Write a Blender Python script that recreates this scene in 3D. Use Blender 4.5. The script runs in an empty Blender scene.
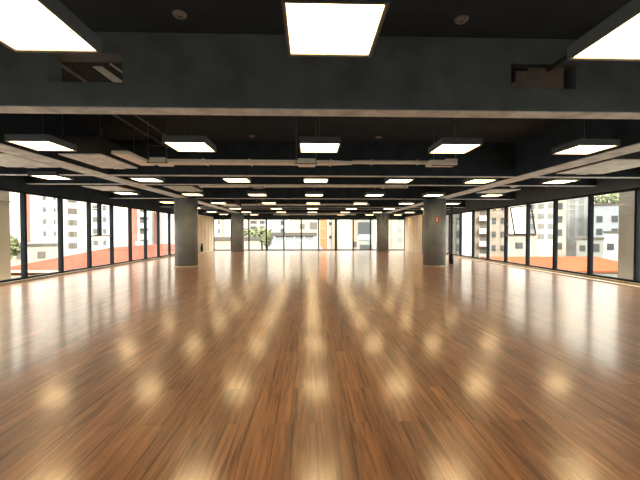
import bpy, bmesh, math, random
from mathutils import Vector, Matrix
random.seed(7)
C = bpy.context.scene.collection
SC = bpy.context.scene

# ---------------------------------------------------------------- camera
EYE = 1.34
cam_d = bpy.data.cameras.new('camera'); cam = bpy.data.objects.new('camera', cam_d); C.objects.link(cam)
cam_d.sensor_width = 36.0; cam_d.lens = 36.0 * 350 / 640
cam_d.clip_start = 0.05; cam_d.clip_end = 1500
cam.location = (0, 0, EYE)
cam.rotation_euler = (math.radians(90 - 1.15), 0, math.radians(-1.64))
SC.camera = cam

# ---------------------------------------------------------------- world / exposure
SC.view_settings.view_transform = 'Standard'
SC.view_settings.look = 'None'
SC.view_settings.gamma = 1.0
SC.view_settings.use_curve_mapping = False
SC.view_settings.exposure = 1.5
SKY = 5.4          # zenith; an overcast sky is about a third as bright at the horizon
PANEL = 4.5
w = bpy.data.worlds.new('overcast'); SC.world = w; w.use_nodes = True
nt = w.node_tree; bg = nt.nodes['Background']
tc = nt.nodes.new('ShaderNodeTexCoord'); sx = nt.nodes.new('ShaderNodeSeparateXYZ')
cr = nt.nodes.new('ShaderNodeValToRGB')
nt.links.new(tc.outputs['Generated'], sx.inputs[0]); nt.links.new(sx.outputs['Z'], cr.inputs[0])
cr.color_ramp.elements[0].position = 0.2; cr.color_ramp.elements[0].color = (0.175, 0.16, 0.13, 1)
cr.color_ramp.elements[1].position = 1.0; cr.color_ramp.elements[1].color = (1.0, 0.98, 0.93, 1)
nt.links.new(cr.outputs[0], bg.inputs['Color']); bg.inputs['Strength'].default_value = SKY

sun_d = bpy.data.lights.new('hazy_sun', 'SUN'); sun_d.energy = 3.0; sun_d.angle = math.radians(15); sun_d.color = (1.0, 0.95, 0.86)
sun = bpy.data.objects.new('hazy_sun', sun_d); C.objects.link(sun); sun.rotation_euler = (math.radians(62), 0, 0)

# ---------------------------------------------------------------- materials
def mat(name, col, rough=0.6, metal=0.0, noise=0.0, nscale=6.0, spec=0.5, bump=0.0, emit=None, strength=0.0):
    m = bpy.data.materials.new(name); m.use_nodes = True
    t = m.node_tree; p = t.nodes['Principled BSDF']
    p.inputs['Base Color'].default_value = (*col, 1); p.inputs['Roughness'].default_value = rough
    p.inputs['Metallic'].default_value = metal; p.inputs['Specular IOR Level'].default_value = spec
    if noise or bump:
        co = t.nodes.new('ShaderNodeTexCoord'); n = t.nodes.new('ShaderNodeTexNoise')
        n.inputs['Scale'].default_value = nscale; n.inputs['Detail'].default_value = 5
        t.links.new(co.outputs['Object'], n.inputs['Vector'])
        if noise:
            r = t.nodes.new('ShaderNodeValToRGB')
            r.color_ramp.elements[0].position = 0.3; r.color_ramp.elements[1].position = 0.7
            r.color_ramp.elements[0].color = (*[c * (1 - noise) for c in col], 1)
            r.color_ramp.elements[1].color = (*[min(1, c * (1 + noise)) for c in col], 1)
            t.links.new(n.outputs['Fac'], r.inputs[0]); t.links.new(r.outputs[0], p.inputs['Base Color'])
        if bump:
            b = t.nodes.new('ShaderNodeBump'); b.inputs['Strength'].default_value = bump; b.inputs['Distance'].default_value = 0.01
            t.links.new(n.outputs['Fac'], b.inputs['Height']); t.links.new(b.outputs[0], p.inputs['Normal'])
    if emit:
        p.inputs['Emission Color'].default_value = (*emit, 1); p.inputs['Emission Strength'].default_value = strength
    return m

M = {}
M['black_paint'] = mat('black_paint', (.023, .043, .060), 0.75, noise=0.25, nscale=3, spec=0.3)
M['slab_paint'] = mat('slab_paint', (.029, .046, .062), 0.85, noise=0.2, nscale=2, spec=0.2)
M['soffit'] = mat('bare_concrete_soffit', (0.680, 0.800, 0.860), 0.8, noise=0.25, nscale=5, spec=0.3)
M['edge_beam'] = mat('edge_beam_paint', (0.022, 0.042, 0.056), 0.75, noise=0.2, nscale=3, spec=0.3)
M['edge_light'] = mat('edge_beam_pale_grey', (0.100, 0.135, 0.155), 0.8, noise=0.15, nscale=3, spec=0.3)  # paler grey than the left-hand edge beam
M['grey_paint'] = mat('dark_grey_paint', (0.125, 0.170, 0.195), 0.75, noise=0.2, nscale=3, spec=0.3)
M['concrete'] = mat('column_concrete', (0.215, 0.243, 0.262), 0.36, noise=0.14, nscale=3, bump=0.05)
M['cream'] = mat('cream_ring', (0.55, 0.47, 0.36), 0.5)
M['frame'] = mat('dark_frame', (0.013, 0.019, 0.026), 0.6, spec=0.12)
M['sill'] = mat('sill_stone', (0.42, 0.36, 0.28), 0.5, noise=0.2, nscale=9)
M['wood_trim'] = mat('wood_trim', (0.50, 0.37, 0.23), 0.4, noise=0.25, nscale=12)
M['plaster'] = mat('cream_plaster', (0.800, 0.700, 0.550), 0.7, noise=0.06, nscale=2)
M['joint'] = mat('joint_shadow_gap', (0.20, 0.16, 0.11), 0.8)
M['galv'] = mat('galvanised_sheet', (0.700, 0.860, 0.840), 0.5, 0.0, noise=0.22, nscale=5)
M['galv_bright'] = mat('bright_sheet_metal', (0.88, 0.95, 0.86), 0.5, noise=0.08, nscale=5)
M['galv_dark'] = mat('dark_unit_side', (0.035, 0.036, 0.038), 0.7, noise=0.2)
M['rod'] = mat('steel_rod', (0.22, 0.22, 0.21), 0.4, 0.8)
M['housing'] = mat('light_housing', (0.085, 0.110, 0.125), 0.55)
M['rim'] = mat('light_rim', (0.32, 0.27, 0.22), 0.5)
M['white_plastic'] = mat('white_plastic', (0.250, 0.250, 0.240), 0.5)
M['black_plastic'] = mat('black_plastic', (0.012, 0.012, 0.013), 0.4)
M['red'] = mat('sign_red', (0.45, 0.03, 0.03), 0.5)
M['white'] = mat('sign_white', (0.75, 0.73, 0.70), 0.5)
M['diffuser'] = mat('lit_diffuser', (0.8, 0.78, 0.72), 0.5, emit=(1.0, 0.71, 0.35), strength=PANEL)
# outside
M['white_wall'] = mat('white_facade', (0.374, 0.357, 0.332), 0.8, noise=0.06, nscale=0.3)
M['cream_wall'] = mat('cream_facade', (0.268, 0.230, 0.179), 0.8, noise=0.08, nscale=0.3)
M['beige_wall'] = mat('beige_facade', (0.216, 0.173, 0.133), 0.8, noise=0.10, nscale=0.4)
M['pink_wall'] = mat('salmon_facade', (0.245, 0.094, 0.065), 0.8, noise=0.10, nscale=0.4)
M['grey_wall'] = mat('grey_facade', (0.158, 0.158, 0.144), 0.8, noise=0.10, nscale=0.4)
M['blue_grey'] = mat('blue_grey_facade', (0.194, 0.209, 0.223), 0.8, noise=0.10, nscale=0.4)
M['taupe_wall'] = mat('taupe_render', (0.34, 0.31, 0.26), 0.8, noise=0.06, nscale=1.5)
M['orange_wall'] = mat('orange_facade', (0.302, 0.122, 0.050), 0.8, noise=0.10, nscale=0.5)
M['red_tile'] = mat('terracotta_tile', (0.135, 0.036, 0.021), 0.85, noise=0.18, spec=0.05, nscale=1.2)
M['orange_tile'] = mat('orange_tile', (0.170, 0.040, 0.014), 0.85, noise=0.15, spec=0.05, nscale=0.8)
M['window_dark'] = mat('facade_glazing', (0.036, 0.040, 0.043), 0.3)
M['shutter'] = mat('facade_shutter', (0.079, 0.068, 0.054), 0.6)
M['asphalt'] = mat('outside_ground', (0.100, 0.095, 0.090), 0.9, noise=0.3, nscale=0.2)
M['leaf'] = mat('leaf_green', (0.119, 0.133, 0.059), 0.8, noise=0.5, nscale=2.0)
M['bark'] = mat('bark', (0.065, 0.045, 0.030), 0.9, noise=0.3)
M['roof_white'] = mat('white_roof_sheet', (0.200, 0.200, 0.190), 0.5)
M['fascia'] = mat('dark_fascia', (0.052, 0.044, 0.036), 0.7)

M['pillar_cream'] = mat('pillar_cream', (0.62, 0.56, 0.44), 0.8, noise=0.06, nscale=1.5)
def glass_mat():
    m = bpy.data.materials.new('window_glass'); m.use_nodes = True
    t = m.node_tree; t.nodes.clear()
    o = t.nodes.new('ShaderNodeOutputMaterial'); mx = t.nodes.new('ShaderNodeMixShader')
    tr = t.nodes.new('ShaderNodeBsdfTransparent'); gl = t.nodes.new('ShaderNodeBsdfGlossy'); ge = t.nodes.new('ShaderNodeNewGeometry')
    def math_(op, a, b=None):
        n = t.nodes.new('ShaderNodeMath'); n.operation = op
        for i, v in enumerate((a, b)):
            if v is None: continue
            if isinstance(v, (int, float)): n.inputs[i].default_value = v
            else: t.links.new(v, n.inputs[i])
        return n.outputs[0]
    dp = t.nodes.new('ShaderNodeVectorMath'); dp.operation = 'DOT_PRODUCT'
    t.links.new(ge.outputs['Normal'], dp.inputs[0]); t.links.new(ge.outputs['Incoming'], dp.inputs[1])
    sch = math_('ADD', 0.025, math_('MULTIPLY', 0.9, math_('POWER', math_('SUBTRACT', 1.0, math_('ABSOLUTE', dp.outputs['Value'])), 5.0)))
    tr.inputs[0].default_value = (0.96, 0.975, 0.97, 1); gl.inputs['Roughness'].default_value = 0.01
    t.links.new(sch, mx.inputs[0]); t.links.new(tr.outputs[0], mx.inputs[1]); t.links.new(gl.outputs[0], mx.inputs[2])
    t.links.new(mx.outputs[0], o.inputs[0]); return m
M['glass'] = glass_mat()

def floor_mat():
    m = bpy.data.materials.new('wood_plank_floor'); m.use_nodes = True
    t = m.node_tree; N = t.nodes; L = t.links; p = N['Principled BSDF']
    tc = N.new('ShaderNodeTexCoord'); sep = N.new('ShaderNodeSeparateXYZ'); L.new(tc.outputs['Object'], sep.inputs[0])
    sw = N.new('ShaderNodeCombineXYZ'); L.new(sep.outputs['Y'], sw.inputs[0]); L.new(sep.outputs['X'], sw.inputs[1])
    def brick(mortar):
        b = N.new('ShaderNodeTexBrick'); b.offset = 0.37; b.offset_frequency = 2
        b.inputs['Scale'].default_value = 1.0; b.inputs['Brick Width'].default_value = 1.5; b.inputs['Row Height'].default_value = 0.145
        b.inputs['Mortar Size'].default_value = mortar; b.inputs['Bias'].default_value = 0.0
        b.inputs['Color1'].default_value = (0, 0, 0, 1); b.inputs['Color2'].default_value = (1, 1, 1, 1); b.inputs['Mortar'].default_value = (0.5, 0.5, 0.5, 1)
        L.new(sw.outputs[0], b.inputs['Vector']); return b
    bk = brick(0.0); bm_ = brick(0.0009)
    # grain coordinates, shifted plank by plank
    mul = N.new('ShaderNodeVectorMath'); mul.operation = 'MULTIPLY'; mul.inputs[1].default_value = (24.0, 1.3, 1.0); L.new(tc.outputs['Object'], mul.inputs[0])
    sh = N.new('ShaderNodeVectorMath'); sh.operation = 'SCALE'; sh.inputs['Scale'].default_value = 37.0; L.new(bk.outputs['Color'], sh.inputs[0])
    add = N.new('ShaderNodeVectorMath'); add.operation = 'ADD'; L.new(mul.outputs[0], add.inputs[0]); L.new(sh.outputs[0], add.inputs[1])
    g = N.new('ShaderNodeTexNoise'); g.inputs['Scale'].default_value = 1.0; g.inputs['Detail'].default_value = 6; g.inputs['Roughness'].default_value = 0.62; g.inputs['Distortion'].default_value = 1.1
    L.new(add.outputs[0], g.inputs['Vector'])
    ramp = N.new('ShaderNodeValToRGB'); e = ramp.color_ramp.elements
    e[0].position = 0.30; e[0].color = (0.19, 0.088, 0.052, 1); e[1].position = 0.72; e[1].color = (0.65, 0.335, 0.18, 1)
    e2 = ramp.color_ramp.elements.new(0.47); e2.color = (0.395, 0.193, 0.106, 1)
    L.new(g.outputs['Fac'], ramp.inputs[0])
    pr = N.new('ShaderNodeValToRGB'); pe = pr.color_ramp.elements
    pe[0].color = (0.74, 0.74, 0.76, 1); pe[1].color = (1.12, 1.08, 1.04, 1); L.new(bk.outputs['Color'], pr.inputs[0])
    mm = N.new('ShaderNodeMix'); mm.data_type = 'RGBA'; mm.blend_type = 'MULTIPLY'; mm.inputs[0].default_value = 1.0
    L.new(ramp.outputs[0], mm.inputs[6]); L.new(pr.outputs[0], mm.inputs[7])
    # thin dark streaks
    mul2 = N.new('ShaderNodeVectorMath'); mul2.operation = 'MULTIPLY'; mul2.inputs[1].default_value = (34.0, 1.2, 1.0); L.new(tc.outputs['Object'], mul2.inputs[0])
    add2 = N.new('ShaderNodeVectorMath'); add2.operation = 'ADD'; L.new(mul2.outputs[0], add2.inputs[0]); L.new(sh.outputs[0], add2.inputs[1])
    s = N.new('ShaderNodeTexNoise'); s.inputs['Scale'].default_value = 1.0; s.inputs['Detail'].default_value = 3; L.new(add2.outputs[0], s.inputs['Vector'])
    sr = N.new('ShaderNodeValToRGB'); sr.color_ramp.elements[0].position = 0.34; sr.color_ramp.elements[0].color = (0.45, 0.42, 0.42, 1)
    sr.color_ramp.elements[1].position = 0.44; sr.color_ramp.elements[1].color = (1, 1, 1, 1); L.new(s.outputs['Fac'], sr.inputs[0])
    m2 = N.new('ShaderNodeMix'); m2.data_type = 'RGBA'; m2.blend_type = 'MULTIPLY'; m2.inputs[0].default_value = 1.0
    L.new(mm.outputs[2], m2.inputs[6]); L.new(sr.outputs[0], m2.inputs[7])
    jm = N.new('ShaderNodeMix'); jm.data_type = 'RGBA'; L.new(bm_.outputs['Fac'], jm.inputs[0]); L.new(m2.outputs[2], jm.inputs[6]); jm.inputs[7].default_value = (0.16, 0.08, 0.05, 1)
    L.new(jm.outputs[2], p.inputs['Base Color'])
    # soft satin varnish
    rr = N.new('ShaderNodeMapRange'); rr.inputs['To Min'].default_value = 0.26; rr.inputs['To Max'].default_value = 0.36; L.new(g.outputs['Fac'], rr.inputs['Value']); L.new(rr.outputs[0], p.inputs['Roughness'])
    p.inputs['IOR'].default_value = 1.6; p.inputs['Specular IOR Level'].default_value = 0.75
    p.inputs['Coat Weight'].default_value = 0.7; p.inputs['Coat IOR'].default_value = 1.5; p.inputs['Coat Roughness'].default_value = 0.15
    # boards are not dead flat: gentle unevenness stretches the reflections
    wv = N.new('ShaderNodeVectorMath'); wv.operation = 'MULTIPLY'; wv.inputs[1].default_value = (2.2, 5.0, 1.0); L.new(tc.outputs['Object'], wv.inputs[0])
    wn = N.new('ShaderNodeTexNoise'); wn.inputs['Scale'].default_value = 1.0; wn.inputs['Detail'].default_value = 2; L.new(wv.outputs[0], wn.inputs['Vector'])
    bp = N.new('ShaderNodeBump'); bp.inputs['Strength'].default_value = 0.14; bp.inputs['Distance'].default_value = 0.012; L.new(wn.outputs['Fac'], bp.inputs['Height'])
    b2 = N.new('ShaderNodeBump'); b2.inputs['Strength'].default_value = 0.05; b2.inputs['Distance'].default_value = 0.002; L.new(g.outputs['Fac'], b2.inputs['Height']); L.new(bp.outputs[0], b2.inputs['Normal'])
    L.new(b2.outputs[0], p.inputs['Normal']); L.new(bp.outputs[0], p.inputs['Coat Normal'])
    return m
M['floor'] = floor_mat()

# ---------------------------------------------------------------- helpers
def box(bm, x0, x1, y0, y1, z0, z1):
    v = [bm.verts.new((x, y, z)) for z in (z0, z1) for y in (y0, y1) for x in (x0, x1)]
    for f in ((0, 2, 3, 1), (4, 5, 7, 6), (0, 1, 5, 4), (2, 6, 7, 3), (0, 4, 6, 2), (1, 3, 7, 5)):
        bm.faces.new([v[i] for i in f])
    return v
def tube(bm, a, b, r, n=10):
    a, b = Vector(a), Vector(b); d = (b - a); L = d.length
    q = Vector((0, 0, 1)).rotation_difference(d.normalized()).to_matrix().to_4x4()
    bmesh.ops.create_cone(bm, cap_ends=True, segments=n, radius1=r, radius2=r, depth=L, matrix=Matrix.Translation((a + b) / 2) @ q)
def lathe(bm, prof, n=24, c=(0, 0, 0)):
    rings = []
    for r, z in prof:
        rings.append([bm.verts.new((c[0] + r * math.cos(2 * math.pi * i / n), c[1] + r * math.sin(2 * math.pi * i / n), c[2] + z)) for i in range(n)])
    for k in range(len(rings) - 1):
        for i in range(n):
            f = bm.faces.new((rings[k][i], rings[k][(i + 1) % n], rings[k + 1][(i + 1) % n], rings[k + 1][i])); f.smooth = True
    bm.faces.new(rings[0][::-1]); bm.faces.new(rings[-1])
def prism(bm, pts, off):
    """closed polygon pts (3-D) pushed along off"""
    off = Vector(off); a = [bm.verts.new(p) for p in pts]; b = [bm.verts.new(Vector(p) + off) for p in pts]
    n = len(pts); bm.faces.new(a[::-1]); bm.faces.new(b)
    for i in range(n): bm.faces.new((a[i], a[(i + 1) % n], b[(i + 1) % n], b[i]))
def obj(name, bm, m, parent=None, loc=None, bevel=0.0):
    bmesh.ops.recalc_face_normals(bm, faces=bm.faces[:])
    if bevel:
        bmesh.ops.bevel(bm, geom=[e for e in bm.edges if e.calc_face_angle(0) > 0.6], offset=bevel, segments=2, affect='EDGES', clamp_overlap=True)
    me = bpy.data.meshes.new(name); bm.to_mesh(me); bm.free(); me.materials.append(M[m] if isinstance(m, str) else m)
    o = bpy.data.objects.new(name, me); C.objects.link(o)
    if parent: o.parent = parent
    if loc: o.location = loc
    return o
def boxes(name, m, parent, *bb, loc=None, bevel=0.0):
    bm = bmesh.new()
    for b in bb: box(bm, *b)
    return obj(name, bm, m, parent, loc, bevel)
def tag(o, label, cat, group=None):
    o['label'] = label; o['category'] = cat
    if group: o['group'] = group
    return o
def thing(name, label, cat, loc=(0, 0, 0), group=None):
    o = bpy.data.objects.new(name, None); o.empty_display_size = 0.2; C.objects.link(o); o.location = loc
    return tag(o, label, cat, group)
def struct(o): o['kind'] = 'structure'; return o
def copy_tree(o, parent=None):
    c = o.copy(); C.objects.link(c); c.parent = parent
    for ch in list(o.children): copy_tree(ch, c)
    return c
ORD = ['zeroth', 'first', 'second', 'third', 'fourth', 'fifth', 'sixth', 'seventh', 'eighth', 'ninth', 'tenth', 'eleventh', 'twelfth']

XL, XR, Y0, YF, ZC = -8.0, 8.45, -7.0, 27.0, 3.53
ZH = 2.50                                   # window head
PL, PR, YP = -7.36, 7.36, 22.6              # solid side walls near the far end

# ---------------------------------------------------------------- room shell
struct(boxes('floor', 'floor', None, (XL - 0.1, XR + 0.1, Y0, YF + 0.1, -0.3, 0.0)))
struct(boxes('ceiling', 'slab_paint', None, (XL - 0.2, XR + 0.2, Y0 - 0.1, YF + 0.2, ZC, ZC + 0.35)))
struct(boxes('wall_back', 'black_paint', None, (XL - 0.1, XR + 0.1, Y0 - 0.2, Y0, 0, ZC)))
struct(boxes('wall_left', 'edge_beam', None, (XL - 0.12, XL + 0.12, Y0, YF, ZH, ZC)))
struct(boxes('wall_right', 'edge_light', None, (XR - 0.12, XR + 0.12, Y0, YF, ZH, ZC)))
struct(boxes('wall_far', 'black_paint', None, (XL + 0.12, XR - 0.12, YF - 0.08, YF + 0.15, 2.42, ZC)))

def partition(name, xa, xb, side):
    wl = struct(boxes(name, 'plaster', None, (xa, xb, YP, YF - 0.08, 0, 2.56)))
    xf = xb if side < 0 else xa
    s = 1 if side < 0 else -1
    # board joints, a dark skirting gap, a flush door
    jb = [(min(xf, xf + s * 0.006), max(xf, xf + s * 0.006), y - 0.012, y + 0.012, 0.05, 2.5) for y in (23.9, 24.75, 25.6, 26.4)]
    boxes('panel_joint', 'joint', wl, *jb)
    return wl
partition('wall_alcove_left', XL + 0.12, PL, -1)
partition('wall_alcove_right', PR, XR - 0.12, 1)
struct(boxes('trim_1', 'black_paint', None, (PR - 0.05, PR + 0.06, YP - 0.06, YP, 0, 2.56)))
struct(boxes('wall_header_left', 'black_paint', None, (XL + 0.12, PL, YP, YF - 0.08, 2.56, ZC)))
struct(boxes('wall_header_right', 'black_paint', None, (PR, XR - 0.12, YP, YF - 0.08, 2.56, ZC)))

# sills along the side windows
struct(boxes('baseboard_left', 'sill', None, (XL - 0.05, XL + 0.16, Y0, YP, 0, 0.06)))
struct(boxes('baseboard_right', 'wood_trim', None, (XR - 0.16, XR + 0.05, Y0, YP, 0, 0.06)))
struct(boxes('trim_2', 'joint', None, (XR - 0.27, XR - 0.16, Y0, YP, 0, 0.012)))
struct(boxes('trim_3', 'wood_trim', None, (XR - 0.48, XR - 0.27, Y0, YP, 0, 0.022)))

# ---------------------------------------------------------------- windows
wn = 0
def side_window(x, ya, yb, s, kind):
    """one bay; s = +1 when outside is towards +x"""
    global wn; wn += 1
    t, dep, zb, zt = 0.036, 0.065, 0.06, ZH
    parts = [(x - dep, x + dep, ya, ya + t, zb, zt), (x - dep, x + dep, yb - t, yb, zb, zt),
             (x - dep, x + dep, ya + t, yb - t, zb, zb + 0.05), (x - dep, x + dep, ya + t, yb - t, zt - 0.055, zt)]
    fr = struct(boxes('window_%d' % wn, 'frame', None, *parts))
    boxes('pane', 'glass', fr, (x - 0.004, x + 0.004, ya + t, yb - t, zb + 0.05, (1.205 if kind else zt - 0.055)))
    if kind:
        boxes('transom', 'white_plastic', fr, (x - 0.05, x + 0.05, ya + t, yb - t, 1.205, 1.25))
        if kind == 'split':
            ym = ya + (yb - ya) * 0.45
            boxes('mullion', 'frame', fr, (x - 0.08, x + 0.06, ym - 0.035, ym + 0.035, 1.25, zt - 0.055))
            boxes('pane', 'glass', fr, (x - 0.004, x + 0.004, ya + t, ym - 0.035, 1.25, zt - 0.055))
            boxes('pane', 'glass', fr, (x - 0.004, x + 0.004, ym + 0.035, yb - t, 1.25, zt - 0.055))
            boxes('window_latch', 'white_plastic', fr, (x + 0.05, x + 0.09, ya + 0.2, ya + 0.32, 1.25, 1.28))
        else:                                    # top-hung sash pushed open
            h = zt - 0.055 - 1.25; a = math.radians(10); c = 0.02
            bm = bmesh.new()
            box(bm, -0.02, 0.02, ya + t, ya + t + 2 * c, -h, 0); box(bm, -0.02, 0.02, yb - t - 2 * c, yb - t, -h, 0)
            box(bm, -0.02, 0.02, ya + t, yb - t, -h, -h + 2 * c); box(bm, -0.02, 0.02, ya + t, yb - t, -2 * c, 0)
            sa = obj('sash', bm, 'frame', fr, (x + s * 0.14, 0, zt - 0.06)); sa.rotation_euler = (0, -s * a, 0)
            boxes('sash_pane', 'glass', sa, (-0.003, 0.003, ya + t + 2 * c, yb - t - 2 * c, -h + 2 * c, -2 * c))
            bm = bmesh.new()
            for yy in (ya + t + 0.01, yb - t - 0.01): tube(bm, (x, yy, 1.75), (x + s * (0.05 + math.sin(a) * h * 0.85), yy, zt - 0.06 - h * 0.85 * math.cos(a)), 0.012, 6)
            obj('stay_arm', bm, 'rod', fr)
SL, SR = 1.447, 1.517
for k in range(-11, 9):
    side_window(XL, 10.02 + SL * k, 10.02 + SL * (k + 1), -1, 'split' if k == 2 else None)
for k in range(-10, 10):
    yb = min(8.79 + SR * (k + 1), 22.55)
    if yb - (8.79 + SR * k) < 0.4: continue
    side_window(XR, 8.79 + SR * k, yb, 1, 'awning' if k == 3 else None)
WF = (PR - PL) / 11
for k in range(11):
    wn += 1; xa = PL + WF * k; xb = xa + WF; t = 0.045; y = YF
    tl = 0.08 if k == 7 else t; tr = 0.08 if k == 6 else t
    fr = struct(boxes('window_%d' % wn, 'frame', None, (xa, xa + tl, y - 0.06, y + 0.06, 0, 2.42), (xb - tr, xb, y - 0.06, y + 0.06, 0, 2.42),
                      (xa + tl, xb - tr, y - 0.06, y + 0.06, 0, 0.07), (xa + tl, xb - tr, y - 0.06, y + 0.06, 2.36, 2.42)))
    boxes('pane', 'glass', fr, (xa + tl, xb - tr, y - 0.004, y + 0.004, 0.07, 2.36))

# ---------------------------------------------------------------- beams
def crossbeam(y0, y1, zb, label, holes=(), m='black_paint'):
    x0, x1 = XL + 0.12, XR - 0.12
    if y1 > YP: x0, x1 = PL, PR
    bb = []; x = x0
    for (a, b, za, zt) in holes:
        bb += [(x, a, y0, y1, zb, ZC), (a, b, y0, y1, zb, za), (a, b, y0, y1, zt, ZC)]; x = b
    bb.append((x, x1, y0, y1, zb, ZC))
    o = tag(boxes('ceiling_beam', m, None, *bb), label, 'beam', 'crossbeams'); struct(o)
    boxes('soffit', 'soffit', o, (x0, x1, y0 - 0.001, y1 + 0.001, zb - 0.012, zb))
HL = (-2.84, -2.05, 2.985, 3.30); HR = (2.27, 3.02, 2.975, 3.25)
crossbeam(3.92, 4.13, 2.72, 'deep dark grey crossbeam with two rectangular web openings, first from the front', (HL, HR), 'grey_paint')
crossbeam(8.42, 8.58, 2.72, 'black crossbeam just before the third row of ceiling lights')
crossbeam(9.97, 10.13, 2.72, 'black crossbeam just behind the third row of ceiling lights')
crossbeam(14.0, 14.2, 2.72, 'black crossbeam over the pair of columns that includes the red sign')
crossbeam(18.6, 18.76, 2.72, 'black crossbeam just before the sixth row of ceiling lights')
crossbeam(20.1, 20.26, 2.72, 'black crossbeam just behind the sixth row of ceiling lights')
crossbeam(24.1, 24.3, 2.72, 'black crossbeam over the far pair of columns')
for xa, xb, lb in ((-5.17, -4.72, 'long black beam with pale underside over the columns without signs'), (5.0, 5.46, 'long black beam with pale underside over the column with the red sign')):
    o = struct(tag(boxes('ceiling_beam', 'black_paint', None, (xa, xb, Y0, YF - 0.08, 2.71, ZC)), lb, 'beam', 'long beams'))
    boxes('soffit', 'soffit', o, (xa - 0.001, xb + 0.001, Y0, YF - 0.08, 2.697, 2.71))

# ---------------------------------------------------------------- columns
def column(x, y, r, label):
    t = thing('concrete_column', label, 'column', (x, y, 0), 'round concrete columns')
    bm = bmesh.new(); lathe(bm, [(r, 0.055), (r, 2.697)], 48); obj('shaft', bm, 'concrete', t)
    bm = bmesh.new(); lathe(bm, [(r + 0.035, 0), (r + 0.035, 0.045), (r + 0.02, 0.055)], 48); obj('base_ring', bm, 'cream', t)
    return t
column(-4.91, 14.05, 0.44, 'thick grey round column without a sign, nearer one under its long beam')
col_sign = column(5.04, 14.05, 0.44, 'thick grey round column carrying the small red sign')
column(-4.96, 24.2, 0.42, 'grey round column at the far glass wall, behind the plain thick column')
column(5.04, 24.2, 0.42, 'grey round column at the far glass wall, behind the column with the red sign')
# red wall sign with a white extinguisher pictogram, bent round the shaft
sg = thing('safety_sign', 'small red sign with white pictogram on the round column', 'sign', (5.04, 14.05, 1.875))
def curved(name, m, a0, a1, z0, z1, r0, r1, par):
    bm = bmesh.new(); n = 8; q = []
    for i in range(n + 1):
        a = a0 + (a1 - a0) * i / n; c, s = math.cos(a), math.sin(a)
        q.append([bm.verts.new((r * c, r * s, z)) for r, z in ((r0, z0), (r1, z0), (r1, z1), (r0, z1))])
    for i in range(n):
        for j in range(4): bm.faces.new((q[i][j], q[i][(j + 1) % 4], q[i + 1][(j + 1) % 4], q[i + 1][j]))
    bm.faces.new(q[0]); bm.faces.new(q[-1]); return obj(name, bm, m, par)
ac = math.radians(-98); hw = 0.155
curved('sign_plate', 'red', ac - hw, ac + hw, -0.12, 0.12, 0.441, 0.446, sg)
curved('pictogram', 'white', ac - 0.05, ac + 0.05, -0.09, 0.045, 0.446, 0.448, sg)
curved('pictogram', 'white', ac - 0.025, ac + 0.075, 0.055, 0.085, 0.446, 0.448, sg)

# ---------------------------------------------------------------- ceiling lights
def make_light(label):
    t = thing('ceiling_light', label, 'ceiling light', group='square ceiling lights'); h = 0.315
    boxes('housing', 'housing', t, (-h, h, -h, -h + 0.012, -0.012, 0.09), (-h, h, h - 0.012, h, -0.012, 0.09), (-h, -h + 0.012, -h + 0.012, h - 0.012, -0.012, 0.09), (h - 0.012, h, -h + 0.012, h - 0.012, -0.012, 0.09),
          (-h + 0.012, h - 0.012, -h + 0.012, h - 0.012, 0.06, 0.09))
    r = h - 0.0125
    boxes('rim', 'rim', t, (-r, r, -r, -r + 0.012, -0.008, 0.004), (-r, r, r - 0.012, r, -0.008, 0.004), (-r, -r + 0.012, -r + 0.012, r - 0.012, -0.008, 0.004), (r - 0.012, r, -r + 0.012, r - 0.012, -0.008, 0.004))
    d = r - 0.0125
    boxes('diffuser', 'diffuser', t, (-d, d, -d, d, 0.0, 0.004))
    bm = bmesh.new(); tube(bm, (0, 0, 0.09), (0, 0, ZC - 2.685), 0.005, 6); obj('hanger_rod', bm, 'rod', t)
    return t
LX = {-3: -6.24, -2: -4.12, -1: -1.86, 0: 0.15, 1: 2.30, 2: 4.42, 3: 6.54}
LY = [-1.05, 2.36, 5.55, 9.02, 12.45, 15.95, 19.45, 22.8, 25.9]
SIDE = {-3: 'over the red-roof window aisle', -2: 'beside the plain-column long beam', -1: 'off centre towards the plain columns',
        0: 'on the centre line of the hall', 1: 'off centre towards the sign column', 2: 'beside the sign-column long beam', 3: 'over the orange-roof window aisle'}
first = None
for r, y in enumerate(LY):
    for k in range(-3, 4):
        if r < 3 and abs(k) == 3 or r < 2 and abs(k) == 2: continue
        lb = 'square light, %s row from the front, %s' % (ORD[r], SIDE[k])
        if r == 0: lb = 'square light in an unseen row added behind the viewer, %s' % SIDE[k]  # unseen row behind the camera, added to brighten the near floor
        if first is None: o = first = make_light(lb)
        else: o = copy_tree(first); o['label'] = lb
        o.location = (LX[k], y - (0.35 if k == -3 else 0), 2.685)

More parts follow.
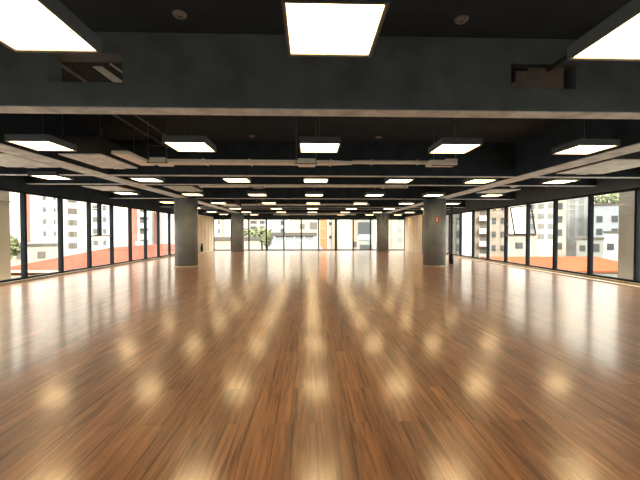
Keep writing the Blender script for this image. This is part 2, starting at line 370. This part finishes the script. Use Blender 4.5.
# ---------------------------------------------------------------- ceiling services
def hanger(par, x0, x1, y, zb, zt):
    bm = bmesh.new()
    tube(bm, (x0, y, zb), (x0, y, zt), 0.009, 6); tube(bm, (x1, y, zb), (x1, y, zt), 0.009, 6); tube(bm, (x0, y, zb + 0.33), (x1, y, zb + 0.33), 0.007, 6)
    tube(bm, (x0 - 0.03, y, zb), (x1 + 0.03, y, zb), 0.012, 6)
    obj('hanger_frame', bm, 'rod', par)
def air_unit(x0, x1, y0, y1, label, z=2.72, h=0.33):
    t = thing('air_unit', label, 'air conditioner', ((x0 + x1) / 2, (y0 + y1) / 2, z), 'suspended air units')
    a, b = (x1 - x0) / 2, (y1 - y0) / 2
    boxes('casing', 'galv_dark', t, (-a, a, -b, b, 0.02, h), bevel=0.006)
    boxes('drip_tray', 'galv', t, (-a - 0.01, a + 0.01, -b - 0.01, b + 0.01, 0.0, 0.02))
    boxes('access_cover', 'galv', t, (-0.10, 0.14, b - 0.16, b - 0.02, -0.02, 0.0))
    bm = bmesh.new()
    for sx_ in (-1, 1):
        for sy in (-1, 1): tube(bm, (sx_ * (a - 0.03), sy * (b - 0.05), h), (sx_ * (a - 0.03), sy * (b - 0.05), ZC - z), 0.007, 6)
    obj('hanger_rod', bm, 'rod', t)
    return t
air_unit(-4.42, -3.70, 6.33, 7.62, 'flat pale-bottomed air unit between the first two crossbeams, inside the plain-column long beam')
air_unit(-6.35, -5.30, 6.33, 7.55, 'pale-bottomed air unit over the red-roof window aisle, before the third light row')
air_unit(5.75, 6.85, 6.50, 8.03, 'pale-bottomed air unit over the orange-roof window aisle, before the third light row')
air_unit(-4.35, -3.55, 10.55, 11.75, 'pale-bottomed air unit inside the plain-column long beam, behind the third light row')
air_unit(-6.75, -5.75, 10.6, 11.7, 'pale-bottomed air unit over the red-roof window aisle, behind the third light row')
air_unit(-4.35, -3.6, 17.0, 18.2, 'small pale air unit under the ceiling beyond the plain thick column')
air_unit(5.75, 6.7, 11.0, 12.0, 'pale-bottomed air unit over the orange-roof window aisle, behind the third light row')

def duct_run(y, segs, pipes, boxes_, hang, label, z=2.74):
    """segs: (x0,x1,half width) sheet metal lengths; boxes_: wider volume boxes; pipes: (x0,x1,r)"""
    t = thing('service_tray', label, 'service tray', (0, y, z), 'crosswise service trays')
    for x0, x1, hw0, hw1 in segs:
        bm = bmesh.new(); q = []
        for x, hw_ in ((x0, hw0), (x1, hw1)):
            hh = 0.055
            q.append([bm.verts.new((x, dy, dz)) for dy, dz in ((-hw_, 0), (hw_, 0), (hw_, hh), (-hw_, hh))])
        for j in range(4): bm.faces.new((q[0][j], q[0][(j + 1) % 4], q[1][(j + 1) % 4], q[1][j]))
        bm.faces.new(q[0]); bm.faces.new(q[1]); d = obj('tray_section', bm, 'galv_bright', t)
        boxes('flange', 'galv_bright', d, (x0 - 0.012, x0 + 0.012, -hw0 - 0.025, hw0 + 0.025, -0.015, 0.07))
    for x0, x1, hw_ in boxes_:
        boxes('junction_box', 'galv_bright', t, (x0, x1, -hw_, hw_, -0.02, 0.075), bevel=0.008)
    for x0, x1, r in pipes:
        bm = bmesh.new(); tube(bm, (x0, 0, 0.05), (x1, 0, 0.05), r, 14); obj('pipe', bm, 'galv_bright', t)
        bm = bmesh.new(); x = x0 + 0.4
        while x < x1: tube(bm, (x - 0.012, 0, 0.05), (x + 0.012, 0, 0.05), r + 0.016, 14); x += 0.95
        obj('pipe_collar', bm, 'galv_bright', t)
    for x0, x1, yy in hang: hanger(t, x0, x1, yy, -0.03, ZC - z)
    return t
t = duct_run(7.16, [(-2.82, -2.1, .17, .17), (-2.1, -1.2, .15, .15), (-1.2, -0.24, .15, .15), (0.10, 0.42, .14, .14), (0.42, 0.86, .14, .05)], [(0.86, 2.45, 0.042)],
             [(-3.12, -2.82, .24), (-0.24, 0.10, .22), (2.42, 2.98, .15)], [(-3.15, -2.80, -.22), (-0.27, 0.12, -.2), (2.5, 2.95, -.12)],
             'pale sheet-metal service tray across the hall, before the third light row')
# plenum elbow and louvre that feed the first duct
boxes('side_branch', 'galv_bright', t, (-3.52, -3.22, -.84, .26, 0.0, 0.06), bevel=0.01)
boxes('actuator_box', 'white', t, (2.72, 2.96, -.19, -.15, 0.0, 0.09))
duct_run(10.72, [(-3.3, -2.4, .14, .14), (-2.4, -1.4, .11, .11), (-1.4, -.3, .08, .08)], [(-.3, 2.2, .05)], [(-1.75, -1.45, .17), (2.2, 3.0, .10)], [(-1.8, -1.42, -.15), (2.3, 2.9, -.1)],
         'pale sheet-metal service tray across the hall, behind the third light row', 2.735)
duct_run(17.7, [(-3.4, -2.6, .14, .14), (-2.4, -.8, .12, .12), (-.8, .6, .1, .1)], [(.6, 3.0, .05)], [(-2.6, -2.4, .2)], [(-2.65, -2.38, -.15)],
         'pale service tray across the hall, between the fifth and sixth light rows', 2.735)
duct_run(25.2, [(-2.6, -1.0, .12, .12), (-1.0, .6, .1, .1)], [(.6, 3.2, .05)], [(3.0, 3.3, .15)], [(3.05, 3.25, -.12)],
         'pale service tray across the hall, close to the far glass wall', 2.64)

# pale flexible-duct tangle over the right aisle
t = thing('flexible_duct', 'crumpled pale flexible duct under the ceiling over the orange-roof window aisle', 'duct', (6.45, 10.35, 2.80))
bm = bmesh.new()
pts = [(-.85, .05, .02), (-.55, -.02, .06), (-.3, .12, 0), (-.02, -.05, .05), (.25, .1, .1), (.5, 0, .06), (.75, .1, .02)]
for a, b in zip(pts, pts[1:]): tube(bm, a, b, .085, 12)
obj('hose', bm, 'galv', t)
bm = bmesh.new()
for a in pts[1:-1]: bmesh.ops.create_icosphere(bm, subdivisions=2, radius=.1, matrix=Matrix.Translation(a))
obj('hose_bend', bm, 'galv', t)
bm = bmesh.new()
for x in (-.5, .45): tube(bm, (x, 0, .1), (x, 0, ZC - 2.80), .006, 6)
obj('hanger_rod', bm, 'rod', t)

# items seen through and at the web openings of the first beam
t = thing('duct_stub', 'grey sheet-metal duct end filling the beam opening on the red-sign side', 'duct', (2.58, 4.02, 2.98))
boxes('duct_body', mat('dull_sheet', (0.16, 0.15, 0.14), 0.6, noise=0.2, nscale=6), t, (-.30, .30, -.09, .5, 0.0, .235))
bm = bmesh.new(); tube(bm, (0.10, -.10, .20), (0.34, -.7, .36), .022, 8); obj('drain_pipe', bm, 'black_plastic', t)
boxes('flange', 'black_plastic', t, (-.30, -.26, -.1, -.09, .06, .22), (-.26, -.12, -.1, -.09, .19, .22))
t = thing('louvre_strip', 'short pale metal strip with a bright edge in the beam opening on the plain-column side', 'vent', (-2.30, 4.2, 3.0))
bm = bmesh.new(); prism(bm, [(-.16, -.12, .22), (-.06, -.12, .22), (.20, .18, .05), (.08, .18, .05)], (0, 0, .012)); obj('strip', bm, 'galv', t)
bm = bmesh.new(); tube(bm, (.02, -.10, .27), (.30, .16, .1), .012, 6); obj('edge_rod', bm, 'galv', t)

def pipe_along(x, y0, y1, z, r, label):
    bm = bmesh.new(); tube(bm, (x, y0, z), (x, y1, z), r, 8)
    yy = y0 + 0.3
    while yy < y1: tube(bm, (x, yy - .015, z), (x, yy + .015, z), r + .012, 8); yy += 1.3
    tag(obj('conduit', bm, 'rod', None), label, 'conduit', 'conduits under the slab')
pipe_along(-3.35, 4.2, 8.4, 3.36, 0.022, 'thin grey conduit under the dark slab nearer the plain-column long beam')
pipe_along(-3.02, 4.2, 7.4, 3.38, 0.016, 'thin grey conduit under the dark slab second from the plain-column long beam')
for x, y, lb in ((-1.30, 3.58, 'round smoke detector before the first crossbeam, plain-column side'), (1.55, 3.58, 'round smoke detector before the first crossbeam, red-sign side'),
                 (-1.30, 7.97, 'small round smoke detector behind the first crossbeam, plain-column side'), (1.56, 7.97, 'small round smoke detector behind the first crossbeam, red-sign side')):
    t = thing('smoke_detector', lb, 'smoke detector', (x, y, ZC), 'smoke detectors')
    bm = bmesh.new(); lathe(bm, [(.04, -.03), (.055, -.027), (.068, -.012), (.07, 0)], 24); obj('detector_cover', bm, 'white_plastic', t)
    bm = bmesh.new(); lathe(bm, [(.012, -.034), (.012, -.03)], 12); obj('sensor_tip', bm, 'black_plastic', t)

# ---------------------------------------------------------------- small floor things
t = thing('standing_post', 'slim black post standing on the floor beside the red-sign column', 'post', (6.12, 15.0, 0))
boxes('shaft', 'black_plastic', t, (-.045, .045, -.045, .045, .10, 2.45), bevel=.006)
boxes('foot_sleeve', 'frame', t, (-.075, .075, -.075, .075, 0, .42), bevel=.01)
boxes('latch', 'white_plastic', t, (.03, .07, -.09, -.075, .2, .36))
t = thing('fire_extinguisher', 'small dark extinguisher against the cream wall beyond the plain thick column', 'extinguisher', (PL + .09, 23.78, 0.08))
bm = bmesh.new(); lathe(bm, [(.06, 0), (.075, .02), (.075, .34), (.05, .42), (.028, .45)], 20); obj('cylinder', bm, 'black_plastic', t)
boxes('valve_handle', 'black_plastic', t, (-.03, .07, -.015, .015, .45, .54))
boxes('wall_bracket', 'rod', t, (-.09, -.07, -.04, .04, .2, .3))

# ---------------------------------------------------------------- outside
GZ = -9.0
struct(boxes('ground', 'asphalt', None, (-260, -8.6, -60, 420, GZ - .5, GZ), (9.3, 260, -60, 420, GZ - .5, GZ), (-8.6, 9.3, 28, 420, GZ - .5, GZ)))
def building(name, label, x0, x1, y0, depth, ztop, m, wins=(), wm='window_dark', slabs=(), cat='building'):
    """wins: (x centre, width, z centres, height) on the face turned to the hall"""
    t = thing(name, label, cat, ((x0 + x1) / 2, y0, GZ), 'city buildings outside')
    xc = (x0 + x1) / 2; th = math.atan2(-xc, y0); t.rotation_euler = (0, 0, th); ct = math.cos(th)
    x0, x1 = xc + (x0 - xc) * ct, xc + (x1 - xc) * ct
    wins = [(xc + (a - xc) * ct, b * ct, c, d) for a, b, c, d in wins]; slabs = [(xc + (a - xc) * ct, b * ct, c) for a, b, c in slabs]
    boxes('facade', m, t, (x0 - xc, x1 - xc, 0, depth, 0, ztop - GZ))
    boxes('roof_edge', 'fascia', t, (x0 - xc - .15, x1 - xc + .15, -.15, depth + .15, ztop - GZ, ztop - GZ + .35))
    for x, wd, zs, h in wins:
        src = None
        for z in zs:
            if src is None:
                src = boxes('window', wm, t, (-wd / 2, wd / 2, -.08, .02, -h / 2, h / 2)); o = src
            else: o = src.copy(); C.objects.link(o); o.parent = t
            o.location = (x - xc, 0, z - GZ)
    for x, wd, zs in slabs:
        src = None
        for z in zs:
            if src is None: src = boxes('balcony', 'white_wall', t, (-wd / 2, wd / 2, -1.2, 0, 0, 1.0)); o = src
            else: o = src.copy(); C.objects.link(o); o.parent = t
            o.location = (x - xc, 0, z - GZ)
    return t
F = lambda a, n, s=3.0: [a + s * i for i in range(n)]
# ---- beyond the left windows
t = building('apartment_tower', 'white apartment tower with three columns of windows above the red roof', -71.2, -57.9, 91, 14, 30, 'white_wall',
             [(-67.4, .75, F(-1.8, 8), 1.2), (-64.9, .5, F(-1.8, 8), 1.2), (-64.0, .5, F(-1.8, 8), 1.2), (-60.4, 2.4, F(-2, 8), 1.5)], 'shutter')
boxes('corner_strip', 'pink_wall', t, (-6.1, -5.2, -.25, 0, 0, 38))
building('apartment_block', 'white apartment block with small paired windows, close beside the white tower', -57.4, -48.2, 93, 12, 34, 'white_wall',
         [(-55.9, 1.2, F(-1.2, 9), 1.3), (-53.6, .8, F(-1.2, 9), 1.3)], 'shutter')
t = building('balcony_tower', 'apartment block with white balconies and a salmon stripe beyond the red roof', -49.2, -43.3, 96, 8, 30, 'white_wall',
         [(-45.1, 1.7, F(-4.2, 10), 1.5)], 'shutter', [(-44.9, 2.6, F(-6.4, 11))])
boxes('stripe', 'pink_wall', t, (-2.6, -.4, -.3, 0, 0, 38))
t = building('narrow_tower', 'plain white narrow tower with one salmon edge stripe beside the balcony block', -47.2, -40.0, 106, 8, 30, 'white_wall')
boxes('stripe', 'pink_wall', t, (-2.6, -1.5, -.3, 0, 0, 38))
# red hip roof
t = thing('low_house', 'low red-walled house with the big salmon-red hip roof', 'house', (-17.5, 38, GZ), 'city buildings outside')
boxes('house_wall', 'red_tile', t, (-6.2, 5.5, -10.6, 12.6, 0, 7.5)); boxes('string_course', 'cream_wall', t, (-6.3, 5.6, -10.7, -10.6, 6.7, 7.1))
bm = bmesh.new()
ev = [bm.verts.new(p) for p in ((-6.6, -11, 7.5), (6.0, -11, 7.5), (6.0, 13, 7.5), (-6.6, 13, 7.5))]
r1 = bm.verts.new((-1.0, -5, 9.0)); r2 = bm.verts.new((-.5, 7, 9.0))
for f in ((ev[0], ev[1], r1), (ev[1], ev[2], r2, r1), (ev[2], ev[3], r2), (ev[3], ev[0], r1, r2), (ev[3], ev[2], ev[1], ev[0])): bm.faces.new(f)
obj('hip_roof', bm, 'red_tile', t)
boxes('gutter', 'cream_wall', t, (6.0, 6.15, -11, 13, 7.35, 7.52), (-6.6, 6.15, -11.15, -11, 7.35, 7.52))
boxes('water_tank', 'blue_grey', t, (-1.6, -.7, .8, 2.0, 8.7, 9.45))
building('low_house', 'low cream house under the pale tree, beside the cream outside pillar', -46, -36.5, 52, 8, -.6, 'cream_wall', [(-42, 1.2, [-1.9], 1.0), (-39, 1.2, [-1.9], 1.0)], 'shutter')
t = thing('outside_pillar', 'cream pillar just outside the red-roof window aisle', 'pillar', (-8.72, 9.95, 0))
boxes('shaft', 'pillar_cream', t, (-.24, .24, -.2, .2, GZ, 4.2)); boxes('collar', 'white_wall', t, (-.26, .26, -.22, .22, 2.2, 2.24))
# ---- beyond the right windows
building('tower_block', 'grey-green striped tower seen beside the black post', 31.3, 35.0, 80, 10, 26, 'grey_wall', [(32.6, .9, F(-2, 9), 1.6), (34.2, .7, F(-2, 9), 1.6)])
building('white_tower', 'plain white tower with one column of small blue windows', 26.2, 28.4, 60, 6, 22, 'white_wall', [(27.5, .5, F(-1.9, 9, 2.1), .6)], 'blue_grey')
building('beige_tower', 'beige apartment tower with wide windows next to the plain white tower', 31.1, 34.3, 66, 7, 24, 'beige_wall', [(33.2, 1.4, F(-2.2, 9, 2.4), 1.1)], 'shutter', [(33.2, 1.8, F(-3.6, 9, 2.4))])
building('beige_block', 'pale beige block with two window columns behind the open sash', 39.0, 43.9, 76, 9, 26, 'beige_wall', [(40.5, .9, F(-2, 8), 1.3), (42.6, 1.2, F(-2, 8), 1.3)])
building('white_block', 'white block with many small windows above the orange roof', 47.2, 53.4, 75, 10, 28, 'white_wall', [(48.4, 1.1, F(.6, 8, 2.2), 1.1), (50.4, 1.4, F(.6, 8, 2.2), 1.1), (52.4, 1.1, F(.6, 8, 2.2), 1.1)], 'grey_wall')
building('grey_tower', 'tall grey tower with vertical ribs behind the orange roof', 58.8, 65.8, 80, 3, 11.5, 'grey_wall', [(60.2, .7, [5.5], 11), (62.2, .9, [5.5], 11), (64.2, .7, [5.5], 11)], 'blue_grey')
building('slim_block', 'slim white block with one window column beside the ribbed grey tower', 44.2, 46.3, 62, 6, 18, 'cream_wall', [(45.2, .8, F(-1, 8, 2.4), 1.2)])
building('blue_block', 'blue-grey block with paired windows under the treetops', 57.6, 64.6, 70, 5, 7.0, 'blue_grey', [(59.2, 1.3, F(-1, 3, 2.6), 1.3), (62.4, 1.3, F(-1, 3, 2.6), 1.3)])
building('low_house', 'low white house with one dark opening, behind the open sash', 31.5, 36.6, 56, 6, .9, 'cream_wall', [(34.0, 1.3, [-.7], 1.0)])
building('low_house', 'low pink-beige house behind the orange roof, second from the open sash', 36.4, 40.0, 63, 2.5, .2, 'beige_wall', [(37.4, .8, [-.9], .8), (39, .8, [-.9], .8)])
building('low_house', 'low grey house with two dark garage openings behind the orange roof', 40.8, 45.0, 52.5, 4, .35, 'grey_wall', [(41.8, .9, [-1.0], .9), (43.6, 1.7, [-.9], 1.2)])
building('low_house', 'low white house with a raised white parapet behind the orange roof', 47.3, 51.5, 55, 4, 1.3, 'white_wall', [(48.4, 1.2, [-.9], 1.1), (50.6, .7, [.2], .5)])
building('low_house', 'low blue-grey house with a wide dark opening, next to the taupe pillar', 54.2, 60.0, 57, 4, .6, 'blue_grey', [(56.0, 2.6, [-.8], 1.0), (58.6, .8, [-.5], .7)])
t = thing('low_building', 'low flat building with the bright orange roof', 'house', (31, 39, GZ), 'city buildings outside')
boxes('house_wall', 'grey_wall', t, (-9.5, 9.2, -8.8, 9.3, 0, 6.85))
bm = bmesh.new(); prism(bm, [(-10.5, -9.0, 6.86), (-3, -9.1, 6.86), (3.0, -4.0, 6.86), (9.5, 9.6, 6.86), (-7, 9.6, 6.86)], (0, 0, .14)); obj('roof_deck', bm, 'orange_tile', t)
bm = bmesh.new()
tube(bm, (-9.4, -9.0, 7.0), (-9.4, -9.0, 7.6), .04, 6); tube(bm, (-3, -9.1, 7.0), (-3, -9.1, 7.6), .04, 6)
obj('railing_post', bm, 'grey_wall', t)
t = thing('outside_pillar', 'taupe pillar just outside the orange-roof window aisle', 'pillar', (9.75, 9.8, 0))
boxes('shaft', 'taupe_wall', t, (-.45, .6, -.55, .5, GZ, 4.2)); boxes('drain_pipe', 'grey_wall', t, (-.02, .03, -.6, -.55, .9, 1.7))
# ---- beyond the far glass wall
t = building('cream_house', 'cream building with a brown stripe beyond the far glass wall', -33, -24, 120, 10, 12, 'white_wall', [(-31, .8, F(2, 3), 1.4), (-26.5, .8, F(2, 3), 1.4)], 'shutter')
boxes('stripe', 'beige_wall', t, (-1.6, -.6, -.3, 0, 0, 21))
building('balcony_block', 'grey apartment block with balcony bands behind the green trees', -33, -22, 185, 12, 24, 'cream_wall', [(-29.6, 3.2, F(4, 6), 1.6), (-24.8, 3.2, F(4, 6), 1.6)])
building('blue_block', 'pale blue block behind the dark-edged low roof', -17, -8.4, 132, 10, 8.6, 'blue_grey', [(-10.4, 1.2, F(2.2, 2), 1.6)])
building('grey_block', 'pale grey block standing behind the vaulted white roof', -5.9, 3.4, 100, 10, 12, 'cream_wall', [(-2.2, 1.4, F(3.2, 3), 1.5), (1.0, 2.2, F(3.4, 3), 2.0)], 'shutter')
building('orange_house', 'narrow orange building beyond the far glass wall', 1.65, 2.85, 57, 4, 9, 'orange_wall', [(2.1, .5, F(.4, 3, 1.6), .12)], 'cream_wall')
building('white_house', 'white building slice with a window next to the narrow orange building', 3.3, 5.4, 62, 8, 9, 'white_wall', [(3.65, .6, F(.6, 3, 2.4), .5)])
building('beige_house', 'beige ribbed building slice between white walls beyond the far glass', 3.75, 4.9, 60, 1.5, 9, 'cream_wall', [(4.3, .12, [1.2], 5)], 'beige_wall')
t = building('glazed_building', 'grey building with large dark glazing beyond the far glass wall', 6.9, 9.05, 50, 8, 3.5, 'grey_wall', [(7.8, 1.9, [1.95], 1.9), (8.0, 1.7, [-.65], .6)], 'window_dark')
boxes('light_band', 'blue_grey', t, (-1.0, .9, -.1, 0, 9.35, 10.15))
building('annex_wall', 'taupe annex wall beside the large dark glazing', 6.0, 6.9, 50.5, 7, 3.4, 'beige_wall', [(6.5, .5, [-.3], .8)])
building('cream_block', 'cream ribbed block beyond the far column on the red-sign side', 12.6, 16.8, 60, 8, 9, 'cream_wall', [(14.0, .25, [1.4], 5), (15.6, .8, F(.2, 3, 1.7), .8)], 'grey_wall')
# low pavilion: dark roof edge on glass walls; white vault before it
t = thing('pavilion', 'low glazed pavilion with a dark flat roof edge beyond the far glass wall', 'pavilion', (-2.2, 50, GZ), 'city buildings outside')
boxes('wall', 'blue_grey', t, (-3.0, 3.0, .3, 5, 0, 9.9)); boxes('roof_slab', 'fascia', t, (-3.3, 3.2, 0, 5.3, 9.9, 10.4))
for i in range(5): boxes('post', 'white_wall', t, (-2.9 + i * 1.4, -2.75 + i * 1.4, .1, .25, 0, 9.9))
t = thing('vaulted_shed', 'white vaulted shed roof in front of the low pavilion', 'shed', (-1.1, 40, GZ), 'city buildings outside')
boxes('shed_wall', 'grey_wall', t, (-3.2, 2.6, .3, 6, 0, 8.3))
bm = bmesh.new(); prism(bm, [(2.9 * math.cos(a) - .3, 0, 8.3 + 1.15 * math.sin(a)) for a in [math.pi * i / 16 for i in range(17)]], (0, 6.3, 0)); obj('vault', bm, 'roof_white', t)
building('garden_wall', 'long low cream wall under the trees beyond the far glass wall', -10.9, -5.6, 39, .5, .55, 'cream_wall', cat='wall')
def tree(x, y, zt, rx, rz, label, n=9, name='street_tree'):
    t = thing(name, label, 'tree', (x, y, GZ), 'trees outside')
    bm = bmesh.new()
    tube(bm, (0, 0, 0), (0, 0, zt - GZ - rz), .16, 8)
    for i in range(4):
        a = i * 1.7; tube(bm, (0, 0, zt - GZ - 1.9 * rz), (rx * .5 * math.cos(a), rx * .5 * math.sin(a), zt - GZ - rz), .06, 6)
    obj('trunk', bm, 'bark', t)
    bm = bmesh.new(); R = random.Random(int(x * 13 + y))
    for i in range(n * 60):
        while True:
            p = Vector((R.uniform(-1, 1), R.uniform(-1, 1), R.uniform(-1, 1)))
            if .25 < p.length < 1: break
        c = Vector((p.x * rx, p.y * rx, zt - GZ - rz + p.z * rz))
        u = Vector((R.uniform(-1, 1), R.uniform(-1, 1), R.uniform(-1, 1))).normalized(); v = u.orthogonal(); s = R.uniform(.13, .26) * min(rx, 2) * .8
        bm.faces.new([bm.verts.new(c + d) for d in (u * s, v * s * .7, -u * s, -v * s * .7)])
    obj('foliage', bm, 'leaf', t)
tree(-10.2, 55, 1.9, 1.9, 1.1, 'green leafy tree before the balcony block, beside the far column')
tree(-8.2, 60, 2.1, 2.2, 1.1, 'broad green tree next to the one by the far column')
tree(-6.6, 54, 1.6, .8, 1.2, 'small dark green tree beside the low pavilion')
tree(-29.8, 35, 1.2, 1.3, 1.2, 'pale bush-like tree beside the cream outside pillar')
tree(66.8, 77, 10.8, 2.6, 2.0, 'treetop above the blue-grey block, nearer the ribbed tower')
tree(73.6, 79, 11.2, 2.8, 2.0, 'treetop above the blue-grey block, nearer the taupe pillar')
